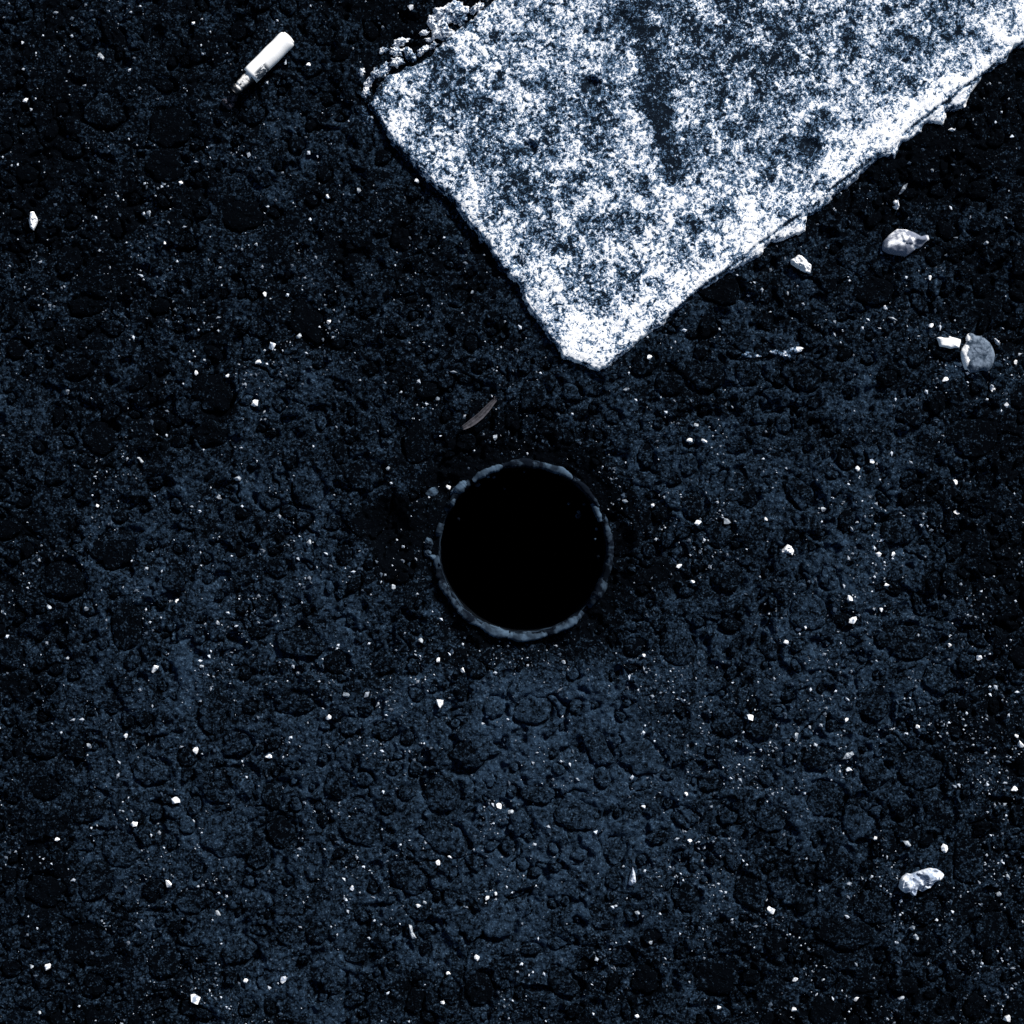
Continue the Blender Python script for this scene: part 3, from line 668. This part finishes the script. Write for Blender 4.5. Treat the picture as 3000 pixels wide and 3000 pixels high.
# bright single grains: (x, y, radius) in photograph pixels; pale ones have a negative radius
GRAINS = [(77,296,9),(66,123,6),(903,190,9),(568,70,7),(164,39,-6),(435,624,-11),(532,538,8),(483,713,6),(960,575,7),(776,862,7),(965,942,9),(875,983,-11),
 (1220,530,9),(1052,559,-8),(1383,857,-6),(1085,991,8),(1205,23,9),(1122,78,-7),(2731,500,-6),(2723,813,7),(2593,899,7),(2726,955,8),(2308,859,-6),(2194,864,-6),(2888,713,-7),
 (2770,1111,10),(2909,1141,11),(2978,1060,9),(2740,1194,7),(2948,1187,8),(2039,1246,-9),(2021,1290,9),(2062,1291,9),(2553,1352,9),(2511,1373,8),(2802,1414,10),
 (2044,1533,11),(2127,1528,-10),(2575,1624,9),(2616,1624,9),(2243,1520,7),(2805,1502,10),(2595,1714,8),(2488,1754,12),(2234,1803,14),(2497,1818,13),(2344,1843,10),
 (2360,1838,7),(2302,1882,9),(2783,1891,8),(2868,1927,11),(2028,1704,8),(2582,1787,8),(2414,1492,-10),(797,1010,13),(758,1060,10),(665,1101,9),(576,1093,7),(747,1180,12),
 (197,1148,-12),(698,1403,-10),(639,1456,-8),(286,1481,7),(849,1561,8),(906,1590,-9),(515,1763,8),(254,1784,-8),(455,1957,13),(592,1949,-9),(637,1825,-8),(144,1779,-9),(194,1928,-7),
 (515,2346,14),(574,2197,11),(370,2155,9),(396,2413,11),(497,2589,12),(571,2927,17),(136,2836,13),(91,2831,-8),(120,2964,-8),(830,2867,12),(720,2874,8),(638,2678,-10),(964,2099,10),(789,2215,9),(167,2459,8),(261,2186,-9),
 (1288,2061,14),(1461,2362,11),(1496,2379,-8),(1886,2363,7),(1318,2510,8),(1283,2529,9),(1396,2806,10),(1313,2851,8),(1297,2936,8),(1225,2653,7),(1243,2642,-7),(1866,2977,8),(1867,2673,-8),(1906,2760,-8),
 (1014,2035,-10),(1031,2603,9),(1452,2619,7),(1427,2629,7),(2768,2488,13),(2488,2255,9),(2259,2663,13),(2479,2108,7),(2688,2129,8),(2564,2455,8),(2657,2471,-10),(2197,2101,10),(2331,2155,-10),
 (2021,2463,8),(2010,2327,8),(2672,2718,-10),(2682,2744,-9),(2989,2181,11),(2978,2155,8),(2973,2311,10),(2927,2619,-9),(2953,2569,-8),(2952,2981,14),(2510,2927,9),(2104,2952,9),(2326,2955,8),(2412,2873,-8),(2329,2867,8),(2642,2927,-9),
 (1150,1721,-11),(1314,1426,8),(1965,1101,9),(1901,1047,8),(1836,1141,-9),(1831,1468,-7),(1912,1481,7),(1137,1372,-7),(1233,1877,-9),(1655,1939,-10),(1989,1659,8),(1282,1168,-7),(1355,1963,8),(1285,1934,8),(1450,1280,-8),(1885,1919,7),(1559,1901,-7)]
LAND = [('the round hole', 1533, 1611), ('the cigarette butt', 760, 205), ('the road line tip', 1753, 1083), ('the largest mottled pebble', 2650, 712), ('the round grey disc', 2865, 1040),
        ('the crumpled pale flake', 2696, 2580), ('the tall pale triangular shard', 1851, 2569), ('the white pointed shard', 98, 645), ('the dry leaf blade', 1405, 1215), ('the jagged white chip cluster', 2308, 1611),
        ('the bottom left corner', 0, 3000), ('the bottom edge middle', 1500, 3000), ('the left edge middle', 0, 1500), ('the bottom right corner', 3000, 3000)]
DIRS = ['right of', 'upper right of', 'above', 'upper left of', 'left of', 'lower left of', 'below', 'lower right of']
seen = set()
CLOCK = ['three', 'two', 'one', 'twelve', 'eleven', 'ten', 'nine', 'eight', 'seven', 'six', 'five', 'four']
QW = ['one-eighth', 'a quarter', 'half', 'three-quarter', 'one', 'one-and-a-quarter', 'one-and-a-half', 'one-and-three-quarter', 'two', 'two-and-a-quarter', 'two-and-a-half']
def grain_label(x, y, r):
    what = ('large ' if abs(r) > 11 else 'small ' if abs(r) < 8 else '') + ('white' if r > 0 else 'pale grey') + ' grain'
    for nm, lx_, ly_ in sorted(LAND, key=lambda l: math.hypot(l[1] - x, l[2] - y)):
        d = math.hypot(x - lx_, y - ly_) / 490; k = CLOCK[int(round(math.atan2(-(y - ly_), x - lx_) / (math.pi / 6))) % 12]
        lab = "%s at %s o'clock from %s, %s hole-widths off" % (what, k, nm, QW[min(10, int(round(d * 4)))])
        if lab not in seen: seen.add(lab); return lab
    return lab
def hull(seed, r, flat=.75, npts=16):
    rg = random.Random(seed); bm = bmesh.new()
    for _ in range(npts):
        v = Vector((rg.gauss(0, 1), rg.gauss(0, 1), rg.gauss(0, 1))).normalized() * r * rg.uniform(.75, 1.15); bm.verts.new((v.x * rg.uniform(.85, 1.2), v.y, v.z * flat))
    g = bmesh.ops.convex_hull(bm, input=bm.verts)
    bmesh.ops.delete(bm, geom=list({v for v in g['geom_interior'] if isinstance(v, bmesh.types.BMVert)} | {v for v in g['geom_unused'] if isinstance(v, bmesh.types.BMVert)}), context='VERTS')
    me = bpy.data.meshes.new('grit_grain'); bm.to_mesh(me); bm.free(); return me
hulls_w = [hull(1000 + i, 1.0) for i in range(12)]; hulls_p = [hull(1100 + i, 1.0) for i in range(12)]
for h_ in hulls_w: h_.materials.append(M_WHITE)
for h_ in hulls_p: h_.materials.append(M_PALE)
gzs = ground_h(np.array([g[0] for g in GRAINS], float), np.array([g[1] for g in GRAINS], float))
for i, (x, y, r) in enumerate(GRAINS):
    X, Y = P(x, y); R_ = abs(r) * K
    o = link('grit_grain', (hulls_w if r > 0 else hulls_p)[i % 12], None, None, (X, Y, float(gzs[i]) + R_ * .45), random.uniform(0, 6.28))
    o.scale = (R_ * random.uniform(.85, 1.2), R_ * random.uniform(.75, 1.0), R_)
    tag(o, grain_label(x, y, r), 'grit', 'bright grit grains scattered on the asphalt')

# the uncountable fine grit: one mass of real crumbs
N = 62000
N2 = 26000
ox = np.concatenate([RNG.uniform(-200, 3200, int(N * .72)), RNG.uniform(-2000, 5000, N2)]); oy = np.concatenate([RNG.uniform(-200, 3200, int(N * .72)), RNG.uniform(-2000, 5000, N2)]); N = len(ox)
cl = fbm(ox / 150, oy / 150, 981, 3); den = .9 * sstep(.46, .70, cl) * (.35 + .65 * sstep(300, 2300, oy)) + .4 * sstep(2200, 3000, ox) * sstep(1000, 2200, oy) * sstep(.40, .6, cl) + .10
den *= .9
for gx, gy, gr, ga in ((760,1090,90,.8),(2080,1290,60,.6),(2560,1360,90,.5),(2080,1540,90,.6),(2560,1800,140,.5),(2330,1830,110,.5),(2220,2160,130,.7),(2300,2260,140,.6),(2900,2250,90,.8),(2960,2380,60,.9),
                       (2850,2000,110,.6),(2480,1980,130,.6),(1310,1945,70,.7),(1090,2140,80,.8),(1100,2190,50,.8),(780,2210,70,.6),(2010,2600,120,.4),(650,2000,70,.5),(2900,1100,90,.4),(900,860,110,.5),(980,940,60,.5),(1040,2540,90,.5),(1430,2620,60,.4),(330,1570,70,.5),(620,1650,70,.5)):
    den += ga * np.exp(-((ox - gx) ** 2 + (oy - gy) ** 2) / (gr * gr))
ok = RNG.uniform(0, 1, N) < den * .9
rr_ = np.hypot(ox - HOLE_C[0], oy - HOLE_C[1]); ok &= rr_ > R_OUT + 6; ok &= poly_dist(ox, oy, STRIPE) < -6
ox, oy = ox[ok], oy[ok]; N = len(ox)
sz = (1.6 + 4.2 * RNG.uniform(0, 1, N) ** 2.8) * K
zz = ground_h(np.concatenate([ox, np.full(5000, 1e4)]), np.concatenate([oy, np.full(5000, 1e4)]))[:N] + sz * .35
base = np.array([(1, 0, 0), (-1, 0, 0), (0, 1, 0), (0, -1, 0), (0, 0, 1), (0, 0, -1)], float)
ft = np.array([(0, 2, 4), (2, 1, 4), (1, 3, 4), (3, 0, 4), (2, 0, 5), (1, 2, 5), (3, 1, 5), (0, 3, 5)])
v = base[None] * RNG.uniform(.55, 1.35, (N, 6, 1)) + RNG.uniform(-.25, .25, (N, 6, 3))
ra = RNG.uniform(0, 6.28, N); ca, sa = np.cos(ra)[:, None], np.sin(ra)[:, None]; st = RNG.uniform(.6, 1.7, N)[:, None]
vx_, vy_ = v[..., 0] * st, v[..., 1]
v = np.stack([vx_ * ca - vy_ * sa, vx_ * sa + vy_ * ca, v[..., 2] * .8], -1) * sz[:, None, None]
v += np.stack([(ox - 1500) * K, -(oy - 1500) * K, zz], 1)[:, None, :]
tr = (ft[None] + (np.arange(N) * 6)[:, None, None]).reshape(-1, 3)
m = NT('fine_grit'); r_ = m.island()
M_GRIT = m.done(m.mix(m.ramp(m.math('POWER', r_, 3.2), 0, 1), (.020, .036, .060), (.55, .61, .69)), .8, .15)
me = mesh_np('fine_grit', v.reshape(-1, 3), np.zeros((0, 4), int), False, tr)
tag(link('fine_grit', me, M_GRIT), 'fine pale sand and grit strewn over the asphalt', 'grit', None, 'stuff')
